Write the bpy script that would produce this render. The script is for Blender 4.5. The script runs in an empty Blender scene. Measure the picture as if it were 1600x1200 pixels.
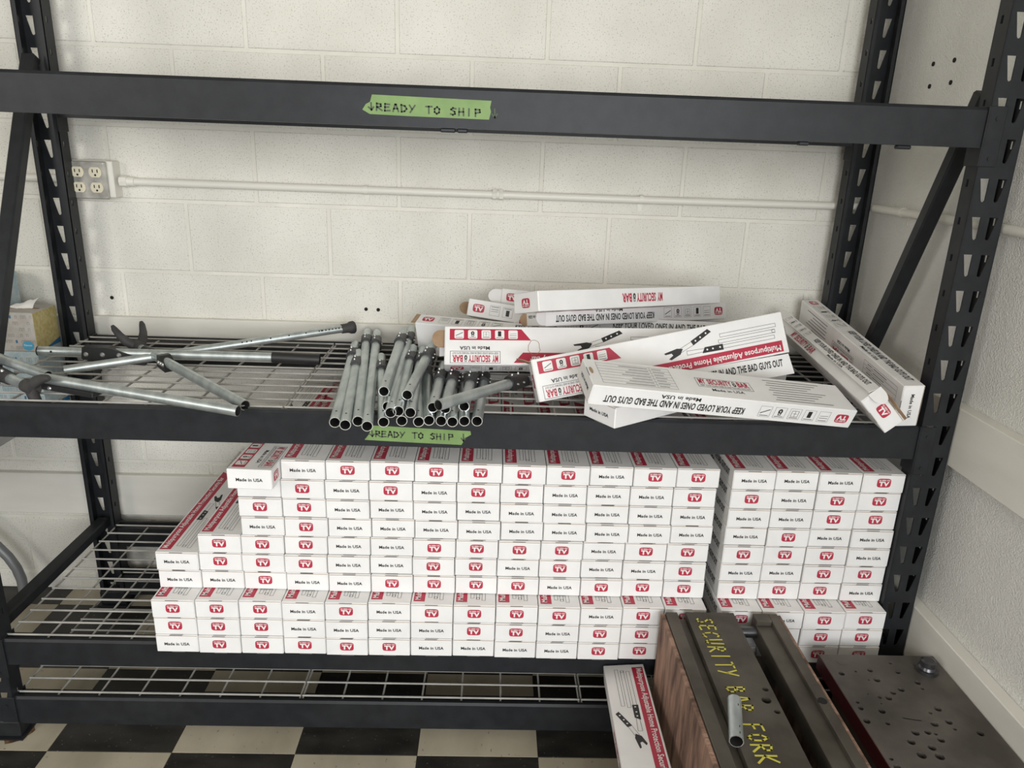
import bpy, bmesh, math, random
from mathutils import Vector, Matrix
random.seed(7)
S = bpy.context.scene
COL = S.collection

# ------------------------------------------------------------------ camera
cam_d = bpy.data.cameras.new('camera'); cam = bpy.data.objects.new('camera', cam_d); COL.objects.link(cam)
cam_d.sensor_width = 36.0; cam_d.lens = 1167.85 / 1600 * 36.0
cam_d.clip_start = 0.02
right = Vector((0.999204, -0.019407, 0.034858)); down = Vector((0.027235, -0.306683, -0.951422)); fwd = Vector((0.029155, 0.951614, -0.305910))
m = Matrix.Identity(4)
for i in range(3):
    m[i][0] = right[i]; m[i][1] = -down[i]; m[i][2] = -fwd[i]
m[0][3], m[1][3], m[2][3] = 0.275845, -2.210066, 1.472371
cam.matrix_world = m
S.camera = cam

# ------------------------------------------------------------------ world, lights, exposure
w = bpy.data.worlds.new('world'); S.world = w; w.use_nodes = True
bg = w.node_tree.nodes['Background']; bg.inputs[0].default_value = (0.92, 0.96, 1.0, 1); bg.inputs[1].default_value = 0.06
def area(name, loc, target, sx, sy, power, color):
    d = bpy.data.lights.new(name, 'AREA'); d.shape = 'RECTANGLE'; d.size = sx; d.size_y = sy; d.energy = power; d.color = color
    o = bpy.data.objects.new(name, d); COL.objects.link(o); o.location = loc
    o.rotation_euler = (Vector(target) - Vector(loc)).to_track_quat('-Z', 'Y').to_euler()
    return o
area('shop_window', (1.3, -4.4, 1.55), (0.2, 0, 1.2), 3.4, 1.7, 150, (0.96, 0.98, 1.0))
area('rear_window', (-2.6, -3.6, 2.05), (0.9, -0.2, 1.3), 1.2, 1.0, 34, (1.0, 0.97, 0.92))
S.view_settings.view_transform = 'Standard'; S.view_settings.look = 'None'
S.view_settings.gamma = 1.0; S.view_settings.use_curve_mapping = False
S.view_settings.exposure = 0.36

# ------------------------------------------------------------------ materials
def new_mat(name):
    mt = bpy.data.materials.new(name); mt.use_nodes = True
    return mt, mt.node_tree.nodes, mt.node_tree.links, mt.node_tree.nodes['Principled BSDF']
def plain(name, col, rough=0.6, metal=0.0, spec=None):
    mt, n, l, b = new_mat(name)
    b.inputs['Base Color'].default_value = (*col, 1); b.inputs['Roughness'].default_value = rough; b.inputs['Metallic'].default_value = metal
    if spec is not None: b.inputs['Specular IOR Level'].default_value = spec
    return mt
def noisy(name, c1, c2, scale, rough=0.6, metal=0.0, bump=0.0, bscale=None, stretch=(1, 1, 1), lo=0.35, hi=0.65, detail=4, bdist=0.002, specks=None, rough2=None, spec=None):
    mt, n, l, b = new_mat(name)
    tc = n.new('ShaderNodeTexCoord'); mp = n.new('ShaderNodeMapping'); mp.inputs['Scale'].default_value = stretch
    geo = n.new('ShaderNodeNewGeometry')
    l.new(geo.outputs['Position'], mp.inputs['Vector'])
    nz = n.new('ShaderNodeTexNoise'); nz.inputs['Scale'].default_value = scale; nz.inputs['Detail'].default_value = detail
    l.new(mp.outputs[0], nz.inputs['Vector'])
    rp = n.new('ShaderNodeValToRGB'); rp.color_ramp.elements[0].position = lo; rp.color_ramp.elements[1].position = hi
    rp.color_ramp.elements[0].color = (*c1, 1); rp.color_ramp.elements[1].color = (*c2, 1)
    l.new(nz.outputs[0], rp.inputs[0]); out = rp.outputs[0]
    if specks:
        sc, thr, colr = specks
        n2 = n.new('ShaderNodeTexNoise'); n2.inputs['Scale'].default_value = sc; n2.inputs['Detail'].default_value = 2; l.new(mp.outputs[0], n2.inputs['Vector'])
        r2 = n.new('ShaderNodeValToRGB'); r2.color_ramp.elements[0].position = thr; r2.color_ramp.elements[1].position = thr + 0.05
        r2.color_ramp.elements[0].color = (0, 0, 0, 1); r2.color_ramp.elements[1].color = (1, 1, 1, 1)
        l.new(n2.outputs[0], r2.inputs[0])
        mx = n.new('ShaderNodeMix'); mx.data_type = 'RGBA'; l.new(r2.outputs[0], mx.inputs[0]); l.new(out, mx.inputs[6]); mx.inputs[7].default_value = (*colr, 1); out = mx.outputs[2]
    l.new(out, b.inputs['Base Color'])
    b.inputs['Roughness'].default_value = rough; b.inputs['Metallic'].default_value = metal
    if spec is not None: b.inputs['Specular IOR Level'].default_value = spec
    if rough2 is not None:
        mr = n.new('ShaderNodeMapRange'); mr.inputs[3].default_value = rough; mr.inputs[4].default_value = rough2; l.new(nz.outputs[0], mr.inputs[0]); l.new(mr.outputs[0], b.inputs['Roughness'])
    if bump:
        n3 = n.new('ShaderNodeTexNoise'); n3.inputs['Scale'].default_value = bscale or scale; n3.inputs['Detail'].default_value = 3; l.new(mp.outputs[0], n3.inputs['Vector'])
        bp = n.new('ShaderNodeBump'); bp.inputs['Strength'].default_value = bump; bp.inputs['Distance'].default_value = bdist
        l.new(n3.outputs[0], bp.inputs['Height']); l.new(bp.outputs[0], b.inputs['Normal'])
    return mt
M = {}
M['block'] = noisy('painted block', (0.70, 0.68, 0.61), (0.775, 0.755, 0.685), 5, 0.7, bump=0.55, bscale=170, bdist=0.0018, specks=(260, 0.605, (0.50, 0.48, 0.43)), spec=0.3)
M['mortar'] = noisy('painted joint', (0.70, 0.68, 0.605), (0.77, 0.75, 0.675), 8, 0.7, bump=0.4, bscale=90, spec=0.3)
M['stipple'] = noisy('stippled plaster', (0.74, 0.73, 0.685), (0.81, 0.80, 0.755), 4, 0.42, bump=1.0, bscale=260, bdist=0.0035)
M['board'] = noisy('painted board', (0.71, 0.69, 0.62), (0.78, 0.76, 0.69), 3, 0.42, bump=0.15, bscale=60, stretch=(1, 1, 4))
M['tile_white'] = noisy('cream vinyl tile', (0.34, 0.30, 0.22), (0.46, 0.41, 0.31), 7, 0.5, specks=(110, 0.68, (0.22, 0.19, 0.14)), stretch=(1, 0.5, 1))
M['tile_black'] = noisy('black vinyl tile', (0.012, 0.011, 0.0095), (0.032, 0.030, 0.025), 9, 0.5, specks=(120, 0.69, (0.20, 0.18, 0.15)), stretch=(1, 2, 1))
M['grout'] = plain('tile gap', (0.05, 0.045, 0.035), 0.9)
M['ceil'] = plain('white ceiling', (0.55, 0.51, 0.43), 0.9)
M['rack'] = noisy('charcoal powder coat', (0.011, 0.012, 0.014), (0.016, 0.0175, 0.020), 30, 0.48, bump=0.05, bscale=500, spec=0.33)
M['wire'] = noisy('grey coated wire', (0.30, 0.29, 0.265), (0.40, 0.39, 0.355), 20, 0.45)
M['carton'] = noisy('white carton board', (0.77, 0.76, 0.745), (0.82, 0.81, 0.79), 14, 0.55, spec=0.35)
M['kraft'] = noisy('brown kraft board', (0.30, 0.19, 0.11), (0.38, 0.26, 0.16), 30, 0.85)
M['inside'] = noisy('carton inside liner', (0.66, 0.65, 0.66), (0.72, 0.71, 0.72), 10, 0.7)
M['red'] = plain('crimson print', (0.44, 0.022, 0.055), 0.5)
M['white'] = plain('white print', (0.80, 0.79, 0.77), 0.55)
M['black'] = plain('black print', (0.018, 0.017, 0.017), 0.55)
M['grey'] = plain('grey print', (0.16, 0.15, 0.14), 0.6)
M['tube'] = noisy('galvanised steel tube', (0.47, 0.52, 0.52), (0.64, 0.69, 0.68), 14, 0.36, 0.85, rough2=0.5, stretch=(3, 1, 1))
M['tube_cut'] = plain('cut steel edge', (0.80, 0.80, 0.78), 0.25, 0.9)
M['bracket'] = plain('black plastic bracket', (0.016, 0.016, 0.016), 0.45)
M['rubber'] = noisy('dark grey rubber', (0.035, 0.033, 0.032), (0.055, 0.052, 0.05), 30, 0.65)
M['rivet'] = plain('bright rivet', (0.55, 0.55, 0.54), 0.42, 0.9)
M['tape'] = noisy('green painter tape', (0.165, 0.265, 0.085), (0.20, 0.31, 0.105), 25, 0.6)
M['marker'] = plain('marker ink', (0.055, 0.075, 0.04), 0.6)
M['conduit'] = plain('painted conduit', (0.74, 0.72, 0.65), 0.4)
M['outlet_plate'] = noisy('scuffed steel cover', (0.34, 0.33, 0.295), (0.52, 0.50, 0.455), 30, 0.45, 0.5)
M['outlet_face'] = plain('ivory receptacle', (0.72, 0.66, 0.50), 0.4)
M['hole'] = plain('dark hole', (0.008, 0.007, 0.006), 0.9)  # near-black colour standing in for the shade inside holes and tube bores
M['die'] = noisy('oily tool steel', (0.075, 0.066, 0.052), (0.135, 0.120, 0.097), 9, 0.45, 0.55, bump=0.1, bscale=60, rough2=0.62)
M['die2'] = noisy('worn tool steel plate', (0.085, 0.075, 0.065), (0.17, 0.152, 0.132), 8, 0.45, 0.5, bump=0.08, bscale=70, rough2=0.65)
M['boss'] = plain('blued steel', (0.10, 0.10, 0.105), 0.3, 0.8)
M['die_red'] = plain('dark red paint', (0.055, 0.006, 0.008), 0.4)
M['yellow'] = plain('yellow paint marker', (0.62, 0.56, 0.08), 0.5)
M['wood'] = noisy('weathered brown wood', (0.10, 0.055, 0.038), (0.38, 0.235, 0.165), 13, 0.8, stretch=(1.5, 2.6, 0.55), bump=0.9, bscale=45, lo=0.34, hi=0.64, detail=10, bdist=0.004)
M['woodedge'] = noisy('wood edge', (0.32, 0.21, 0.13), (0.42, 0.29, 0.19), 30, 0.7)
M['table'] = plain('light grey tabletop', (0.32, 0.32, 0.31), 0.5)
M['chairmetal'] = plain('grey painted tube', (0.20, 0.205, 0.21), 0.4, 0.2)
M['tissue'] = plain('white tissue paper', (0.80, 0.79, 0.76), 0.9)
M['tbox'] = noisy('grey patterned carton', (0.44, 0.41, 0.37), (0.52, 0.49, 0.45), 40, 0.6)
M['tbox_yellow'] = noisy('yellow patterned carton', (0.48, 0.38, 0.14), (0.60, 0.52, 0.26), 110, 0.6)
M['tbox_blue'] = noisy('pale blue patterned carton', (0.36, 0.48, 0.53), (0.52, 0.58, 0.58), 60, 0.6)
M['blue'] = plain('blue print', (0.035, 0.17, 0.34), 0.5)
M['lblue'] = plain('light blue emblem', (0.07, 0.36, 0.56), 0.5)
M['rust'] = noisy('rust stain', (0.05, 0.022, 0.008), (0.22, 0.12, 0.05), 60, 0.9)

# ------------------------------------------------------------------ mesh helpers
class MB:
    def __init__(s): s.v = []; s.f = []; s.mi = []; s.mats = []; s.smooth = []
    def slot(s, mat):
        if mat not in s.mats: s.mats.append(mat)
        return s.mats.index(mat)
    def add(s, vs, fs, mat, sm=False):
        k = len(s.v); i = s.slot(mat)
        s.v += [tuple(q) for q in vs]
        for f in fs: s.f.append(tuple(k + j for j in f)); s.mi.append(i); s.smooth.append(sm)
    def box(s, a, b, mat, xf=None, bev=0.0):
        x0, y0, z0 = a; x1, y1, z1 = b
        if bev <= 0:
            vs = [(x, y, z) for x in (x0, x1) for y in (y0, y1) for z in (z0, z1)]
            fs = [(0, 1, 3, 2), (4, 6, 7, 5), (0, 4, 5, 1), (2, 3, 7, 6), (0, 2, 6, 4), (1, 5, 7, 3)]
        else:
            vs, fs = bevbox(a, b, bev)
        if xf: vs = [xf @ Vector(q) for q in vs]
        s.add(vs, fs, mat)
    def cyl(s, p0, p1, r0, mat, r1=None, n=16, caps=True, sm=True):
        p0 = Vector(p0); p1 = Vector(p1); r1 = r0 if r1 is None else r1
        d = (p1 - p0).normalized(); u = d.orthogonal().normalized(); w_ = d.cross(u)
        vs = []
        for pp, r in ((p0, r0), (p1, r1)):
            for i in range(n):
                a = 2 * math.pi * i / n; vs.append(pp + (u * math.cos(a) + w_ * math.sin(a)) * r)
        s.add(vs, [(i, (i + 1) % n, n + (i + 1) % n, n + i) for i in range(n)], mat, sm)
        if caps: s.add(vs, [tuple(reversed(range(n))), tuple(range(n, 2 * n))], mat)
    def pipe(s, p0, p1, ro, ri, mat, cut, n=20):
        p0 = Vector(p0); p1 = Vector(p1); d = (p1 - p0).normalized(); u = d.orthogonal().normalized(); w_ = d.cross(u)
        def ring(pp, r): return [pp + (u * math.cos(2 * math.pi * i / n) + w_ * math.sin(2 * math.pi * i / n)) * r for i in range(n)]
        s.add(ring(p0, ro) + ring(p1, ro), [(i, (i + 1) % n, n + (i + 1) % n, n + i) for i in range(n)], mat, True)
        s.add(ring(p0, ri) + ring(p1, ri), [(n + i, n + (i + 1) % n, (i + 1) % n, i) for i in range(n)], M['hole'], True)  # inner wall coloured near black: the bore's shade is painted in
        s.add(ring(p0, ro) + ring(p0, ri), [(n + i, n + (i + 1) % n, (i + 1) % n, i) for i in range(n)], cut)
        s.add(ring(p1, ro) + ring(p1, ri), [(i, (i + 1) % n, n + (i + 1) % n, n + i) for i in range(n)], cut)
    def sweep(s, pts, r, mat, n=12, caps=True):
        pts = [Vector(q) for q in pts]; rings = []; u = None
        for i, pp in enumerate(pts):
            d = ((pts[min(i + 1, len(pts) - 1)] - pts[max(i - 1, 0)])).normalized()
            u = d.orthogonal().normalized() if u is None else (u - d * u.dot(d)).normalized()
            w_ = d.cross(u); rr = r[i] if isinstance(r, (list, tuple)) else r
            rings.append([pp + (u * math.cos(2 * math.pi * k / n) + w_ * math.sin(2 * math.pi * k / n)) * rr for k in range(n)])
        vs = [q for rg in rings for q in rg]; fs = []
        for i in range(len(rings) - 1):
            for k in range(n): fs.append((i * n + k, i * n + (k + 1) % n, (i + 1) * n + (k + 1) % n, (i + 1) * n + k))
        s.add(vs, fs, mat, True)
        if caps: s.add(rings[0], [tuple(reversed(range(n)))], mat); s.add(rings[-1], [tuple(range(n))], mat)
    def poly(s, pts, mat): s.add(pts, [tuple(range(len(pts)))], mat)
    def mesh(s, name):
        me = bpy.data.meshes.new(name); me.from_pydata(s.v, [], s.f)
        for mt in s.mats: me.materials.append(mt)
        me.polygons.foreach_set('material_index', s.mi); me.polygons.foreach_set('use_smooth', s.smooth)
        me.update(); return me
    def obj(s, name, parent=None): return link(name, s.mesh(name), parent)
def bevbox(a, b, c):
    x0, y0, z0 = a; x1, y1, z1 = b
    bm = bmesh.new(); bmesh.ops.create_cube(bm, size=1.0)
    for v in bm.verts: v.co = Vector((x0 + (v.co.x + .5) * (x1 - x0), y0 + (v.co.y + .5) * (y1 - y0), z0 + (v.co.z + .5) * (z1 - z0)))
    bmesh.ops.bevel(bm, geom=list(bm.edges), offset=c, segments=1, affect='EDGES', profile=0.5)
    bm.verts.index_update(); vs = [v.co.copy() for v in bm.verts]; fs = [tuple(v.index for v in f.verts) for f in bm.faces]; bm.free()
    return vs, fs
def link(name, me, parent=None):
    o = bpy.data.objects.new(name, me); COL.objects.link(o)
    if parent is not None: o.parent = parent
    return o
def empty(name, loc=(0, 0, 0)):
    o = bpy.data.objects.new(name, None); COL.objects.link(o); o.location = loc; o.empty_display_size = 0.05; return o
def tag(o, label=None, cat=None, group=None, kind=None):
    if label: o['label'] = label
    if cat: o['category'] = cat
    if group: o['group'] = group
    if kind: o['kind'] = kind
    return o
def plate(outer, holes, thick):
    """flat plate with real holes: verts, faces in local xy, z in +-thick/2"""
    cu = bpy.data.curves.new('tmp', 'CURVE'); cu.dimensions = '2D'; cu.fill_mode = 'BOTH'; cu.extrude = thick / 2
    for lp in [outer] + holes:
        sp = cu.splines.new('POLY'); sp.points.add(len(lp) - 1)
        for i, q in enumerate(lp): sp.points[i].co = (q[0], q[1], 0, 1)
        sp.use_cyclic_u = True
    o = bpy.data.objects.new('tmp', cu); me = bpy.data.meshes.new_from_object(o)
    vs = [v.co.copy() for v in me.vertices]; fs = [tuple(p.vertices) for p in me.polygons]
    bpy.data.objects.remove(o); bpy.data.curves.remove(cu); bpy.data.meshes.remove(me)
    return vs, fs
def circle(x, y, r, n=14): return [(x + r * math.cos(2 * math.pi * i / n), y + r * math.sin(2 * math.pi * i / n)) for i in range(n)]
_tc = {}
def text2d(s, bold=0.0):
    """font glyphs as flat verts/faces; returns verts (x,y), faces, width, at size 1 (cap height ~0.7)"""
    k = (s, bold)
    if k in _tc: return _tc[k]
    cu = bpy.data.curves.new('tmp', 'FONT'); cu.body = s; cu.size = 1; cu.offset = bold; cu.resolution_u = 2; cu.fill_mode = 'FRONT'
    cu.space_character = 1.0 + bold * 1.2
    o = bpy.data.objects.new('tmp', cu); me = bpy.data.meshes.new_from_object(o)
    vs = [(v.co.x, v.co.y) for v in me.vertices]; fs = [tuple(p.vertices) for p in me.polygons]
    bpy.data.objects.remove(o); bpy.data.curves.remove(cu); bpy.data.meshes.remove(me)
    x0 = min(v[0] for v in vs); x1 = max(v[0] for v in vs); y0 = min(v[1] for v in vs); y1 = max(v[1] for v in vs)
    _tc[k] = (vs, fs, x0, x1, y0, y1); return _tc[k]
class Page:
    """2D drawing on a plane in 3D: origin o, unit axes u, v; lifts layers along n"""
    def __init__(s, mb, o, u, v): s.mb = mb; s.o = Vector(o); s.u = Vector(u); s.v = Vector(v); s.n = s.u.cross(s.v)
    def P(s, x, y, lift): return s.o + s.u * x + s.v * y + s.n * lift
    def poly(s, pts, mat, lift=0.0003): s.mb.poly([s.P(x, y, lift) for x, y in pts], M[mat])
    def rect(s, x0, y0, x1, y1, mat, lift=0.0003): s.poly([(x0, y0), (x1, y0), (x1, y1), (x0, y1)], mat, lift)
    def line(s, pts, w_, mat, lift=0.0004, closed=False):
        pts = list(pts) + ([pts[0]] if closed else [])
        for (x0, y0), (x1, y1) in zip(pts, pts[1:]):
            d = math.hypot(x1 - x0, y1 - y0) or 1; nx, ny = -(y1 - y0) / d * w_ / 2, (x1 - x0) / d * w_ / 2; ex, ey = (x1 - x0) / d * w_ / 2, (y1 - y0) / d * w_ / 2
            s.poly([(x0 - nx - ex, y0 - ny - ey), (x1 - nx + ex, y1 - ny + ey), (x1 + nx + ex, y1 + ny + ey), (x0 + nx - ex, y0 + ny - ey)], mat, lift)
    def text(s, t, x0, y0, x1, y1, mat, bold=0.0, lift=0.0006):
        """glyphs stretched to fill the box"""
        vs, fs, a, b, c, d = text2d(t, bold)
        s.mb.add([s.P(x0 + (p - a) / (b - a) * (x1 - x0), y0 + (q - c) / (d - c) * (y1 - y0), lift) for p, q in vs], fs, M[mat])
    def rrect(s, x0, y0, x1, y1, r, mat, lift=0.0003, n=4):
        pts = []
        for cx, cy, a0 in ((x1 - r, y1 - r, 0), (x0 + r, y1 - r, 90), (x0 + r, y0 + r, 180), (x1 - r, y0 + r, 270)):
            for i in range(n + 1): a = math.radians(a0 + 90 * i / n); pts.append((cx + r * math.cos(a), cy + r * math.sin(a)))
        s.poly(pts, mat, lift)
# handwritten capitals as pen strokes on a 1 x 1 cell
PEN = {'R': [[(0, 0), (0.05, 1), (0.6, 0.9), (0.62, 0.6), (0.08, 0.48), (0.75, 0)]], 'E': [[(0.65, 0.95), (0.05, 1), (0, 0), (0.7, 0.05)], [(0.02, 0.52), (0.55, 0.55)]],
       'A': [[(0, 0), (0.3, 1), (0.42, 1), (0.75, 0)], [(0.12, 0.38), (0.6, 0.4)]], 'D': [[(0.05, 0), (0, 1), (0.5, 0.85), (0.75, 0.45), (0.45, 0.08), (0.03, 0)]],
       'Y': [[(0, 1), (0.32, 0.5)], [(0.75, 1), (0.1, 0)]], 'T': [[(0.4, 0), (0.38, 1)], [(0, 0.98), (0.8, 1)]], 'O': [[(0.4, 1), (0.05, 0.7), (0.05, 0.25), (0.35, 0), (0.68, 0.2), (0.72, 0.7), (0.4, 1)]],
       'S': [[(0.7, 0.9), (0.3, 1), (0.05, 0.78), (0.55, 0.45), (0.6, 0.15), (0.3, 0), (0, 0.12)]], 'H': [[(0, 0), (0.03, 1)], [(0.65, 0), (0.62, 1)], [(0.02, 0.48), (0.63, 0.52)]],
       'I': [[(0.25, 0), (0.25, 1)]], 'P': [[(0.02, 0), (0, 1), (0.6, 0.95), (0.65, 0.6), (0.05, 0.45)]], 'C': [[(0.7, 0.88), (0.35, 1), (0.02, 0.6), (0.1, 0.12), (0.45, 0), (0.75, 0.15)]],
       'U': [[(0, 1), (0.05, 0.2), (0.35, 0), (0.62, 0.2), (0.68, 1)]], 'B': [[(0.02, 0), (0, 1), (0.5, 0.92), (0.52, 0.62), (0.05, 0.52), (0.62, 0.4), (0.62, 0.1), (0.02, 0)]],
       'F': [[(0.7, 1), (0.03, 0.98), (0, 0)], [(0.03, 0.52), (0.5, 0.55)]], 'K': [[(0, 0), (0.03, 1)], [(0.7, 1), (0.05, 0.45), (0.78, 0)]],
       'v': [[(0.4, 1), (0.45, 0)], [(0.05, 0.38), (0.45, 0), (0.75, 0.42)]], ' ': []}
def pen_text(pg, t, x, y, cw, ch, adv, width, mat, lift=0.0006, slope=0.0):
    for i, c in enumerate(t):
        for st in PEN[c]: pg.line([(x + i * adv + px * cw, y + slope * i * adv + py * ch) for px, py in st], width, mat, lift)

# ------------------------------------------------------------------ the room
WX = 1.36                                   # right wall
wall_back = MB(); wall_back.box((-3.4, 0.0028, 0), (WX + 0.25, 0.20, 2.9), M['mortar']); wb = wall_back.obj('wall_back'); tag(wb, kind='structure')
BW, BH = 0.4064, 0.2032
def block_mesh(wd, hg):
    b = MB(); g = 0.0048
    b.box((g, -0.0, g), (wd - g, 0.012, hg - g), M['block'], bev=0.0022); return b.mesh('block')
full_block = block_mesh(BW, BH)
Z2 = 1.2818
cut_cache = {}
for k in range(-7, 9):
    z0 = Z2 + k * BH
    if z0 > 2.85: continue
    off = 0.0 if (k % 2 == 0) else BH
    hz = BH
    zz = z0
    if z0 + BH <= 0.0: continue
    if z0 < 0: hz = BH + z0; zz = 0.0
    for i in range(-7, 5):
        x0 = i * BW + off; x1 = x0 + BW
        if x1 <= -2.6 or x0 >= WX - 0.02: continue
        wd = min(x1, WX) - x0
        key = (round(wd, 4), round(hz, 4))
        me = full_block if key == (round(BW, 4), round(BH, 4)) else cut_cache.setdefault(key, block_mesh(wd, hz))
        o = link('block', me, wb); o.location = (x0, 0, zz)
wr = MB(); wr.box((WX, -2.9, 0), (WX + 0.2, 0.0, 2.9), M['stipple']); wr = tag(wr.obj('wall_right'), kind='structure')
ce = MB(); ce.box((-3.4, -5.6, 2.9), (WX + 0.2, 0.2, 3.0), M['ceil']); tag(ce.obj('ceiling'), kind='structure')
# small screw holes left in the two walls
for y, z, r in ((-0.2109, 1.6982, .0055), (-0.3012, 1.6983, .0055), (-0.213, 1.646, .0055), (-0.3039, 1.6485, .0055)):
    h = MB(); h.cyl((WX - 0.0025, y, z), (WX + 0.002, y, z), r, M['hole'], n=12); h.obj('screw_hole', wr)
for x, z in ((-0.8514, 0.9969), (-0.1021, 0.9851), (-0.0658, 0.9843)):
    h = MB(); h.cyl((x, -0.001, z), (x, 0.003, z), .0055, M['hole'], n=12); h.obj('screw_hole', wb)
# floor tiles
fl = MB(); fl.box((-3.4, -5.6, -0.1), (WX + 0.2, 0.2, -0.0032), M['grout']); fl = tag(fl.obj('floor'), kind='structure')
TL = 0.3048; tx, ty = -0.79695, -0.70355
tm = {}
for nm in ('tile_white', 'tile_black'):
    for dpt in (TL, 0.0 - (ty + 2 * TL)):
        for wd in (TL, WX - (tx + 7 * TL)):
            b = MB(); b.box((0.0006, 0.0006, -0.0032), (wd - 0.0006, dpt - 0.0006, 0), M[nm], bev=0.0004); tm[(nm, round(dpt, 3), round(wd, 3))] = b.mesh('floor_tile')
for i in range(-6, 8):
    for j in range(-9, 3):
        y0 = ty + j * TL; dpt = TL if j < 2 else 0.0 - (ty + 2 * TL); wd = TL if i < 7 else WX - (tx + 7 * TL)
        if i == 7 and wd < 0.02: continue
        nm = 'tile_black' if (i + j) % 2 == 0 else 'tile_white'
        o = link('floor_tile', tm[(nm, round(dpt, 3), round(wd, 3))], fl); o.location = (tx + i * TL, y0, 0)
# painted timber rails along both walls
n_tr = 0
for nm, z0, z1 in (('trim_1', 0.806, 0.944), ('trim_2', 0.290, 0.430)):
    b = MB(); b.box((-2.6, -0.022, z0), (WX - 0.033, -0.0002, z1), M['board'], bev=0.002); tag(b.obj(nm), kind='structure')
for nm, z0, z1 in (('trim_3', 0.806, 0.944), ('trim_4', 0.290, 0.430)):
    b = MB(); b.box((WX - 0.033, -2.9, z0), (WX - 0.0002, -0.0002, z1), M['board'], bev=0.002); tag(b.obj(nm), kind='structure')

# ------------------------------------------------------------------ conduit and outlet
cd = empty('conduit', (0, 0, 1.334)); tag(cd, 'thin cream painted electrical conduit running along the block wall', 'conduit')
def part(parent, name, fn):
    b = MB(); fn(b); o = b.obj(name); o.parent = parent; o.matrix_parent_inverse = Matrix.Translation(-Vector(parent.location)); return o
def f(b):
    pts = [(-0.745, -0.02, 1.334), (0, -0.02, 1.333), (0.7, -0.02, 1.332), (WX - 0.075, -0.02, 1.334)]
    for k in range(1, 7): a = math.pi / 2 * k / 6; pts.append((WX - 0.075 + 0.055 * math.sin(a), -0.02 - 0.055 * (1 - math.cos(a)), 1.335))
    pts += [(WX - 0.02, -0.5, 1.338), (WX - 0.02, -2.2, 1.34)]
    b.sweep(pts, 0.0105, M['conduit'], 14)
part(cd, 'pipe', f)
part(cd, 'pipe', lambda b: b.cyl((-2.5, -0.02, 1.338), (-0.91, -0.02, 1.336), 0.0105, M['conduit'], n=14))
def coup(b):
    for x0, x1, r in ((0.268, 0.279, .0155), (0.2795, 0.2865, .0125), (0.287, 0.298, .0155)): b.cyl((x0, -0.02, 1.3332), (x1, -0.02, 1.3332), r, M['conduit'], n=6 if r > .013 else 14, sm=False)
part(cd, 'coupling', coup)
part(cd, 'connector', lambda b: (b.cyl((-0.775, -0.02, 1.334), (-0.755, -0.02, 1.334), 0.0155, M['conduit'], n=8, sm=False), b.cyl((-0.757, -0.02, 1.334), (-0.735, -0.02, 1.334), 0.013, M['conduit'])))
for x in (-0.0902, 0.6937):
    def st(b):
        b.cyl((x - 0.006, -0.0195, 1.3332), (x + 0.006, -0.0195, 1.3332), 0.0125, M['conduit']); b.box((x - 0.006, -0.003, 1.300), (x + 0.006, -0.0005, 1.335), M['conduit'])
        b.cyl((x, -0.006, 1.307), (x, -0.002, 1.307), 0.0035, M['conduit'], n=10)
    part(cd, 'strap', st)
def st(b):
    b.cyl((WX - 0.0195, -0.225, 1.3365), (WX - 0.0195, -0.237, 1.3365), 0.0125, M['conduit']); b.box((WX - 0.003, -0.237, 1.303), (WX - 0.0005, -0.225, 1.337), M['conduit'])
part(cd, 'strap', st)
ot = empty('wall_outlet', (-0.848, 0, 1.286)); tag(ot, 'square steel double outlet box with four ivory sockets', 'outlet')
part(ot, 'box', lambda b: b.box((-0.896, -0.044, 1.290), (-0.782, -0.001, 1.388), M['conduit'], bev=0.002))
cov = part(ot, 'cover', lambda b: b.box((-0.9005, -0.052, 1.2855), (-0.796, -0.044, 1.3865), M['outlet_plate'], bev=0.0025))
for cx in (-0.8735, -0.8255):
    for cz in (1.3575, 1.3165):
        def so(b):
            pts = []
            for i in range(20):
                a = 2 * math.pi * i / 20; pts.append((0.0172 * math.cos(a), max(-0.0135, min(0.0135, 0.0172 * math.sin(a)))))
            vs, fs = plate(pts, [], 0.003); b.add([(cx + v.x, -0.0535 - v.z, cz + v.y) for v in vs], [tuple(reversed(q)) for q in fs], M['outlet_face'])
            for dx in (-0.0065, 0.0065): b.box((cx + dx - 0.0013, -0.0556, cz - 0.001), (cx + dx + 0.0013, -0.0545, cz + 0.0075), M['hole'])
            b.cyl((cx, -0.0556, cz - 0.0075), (cx, -0.0545, cz - 0.0075), 0.0028, M['hole'], n=10)
        part(ot, 'socket', so)
for x, z in ((-0.895, 1.381), (-0.802, 1.381), (-0.895, 1.291), (-0.802, 1.291), (-0.8735, 1.337), (-0.8255, 1.337)):
    part(ot, 'screw', lambda b: b.cyl((x, -0.0535, z), (x, -0.0515, z), 0.0024, M['rivet'] if x > -0.88 else M['hole'], n=10))

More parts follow.
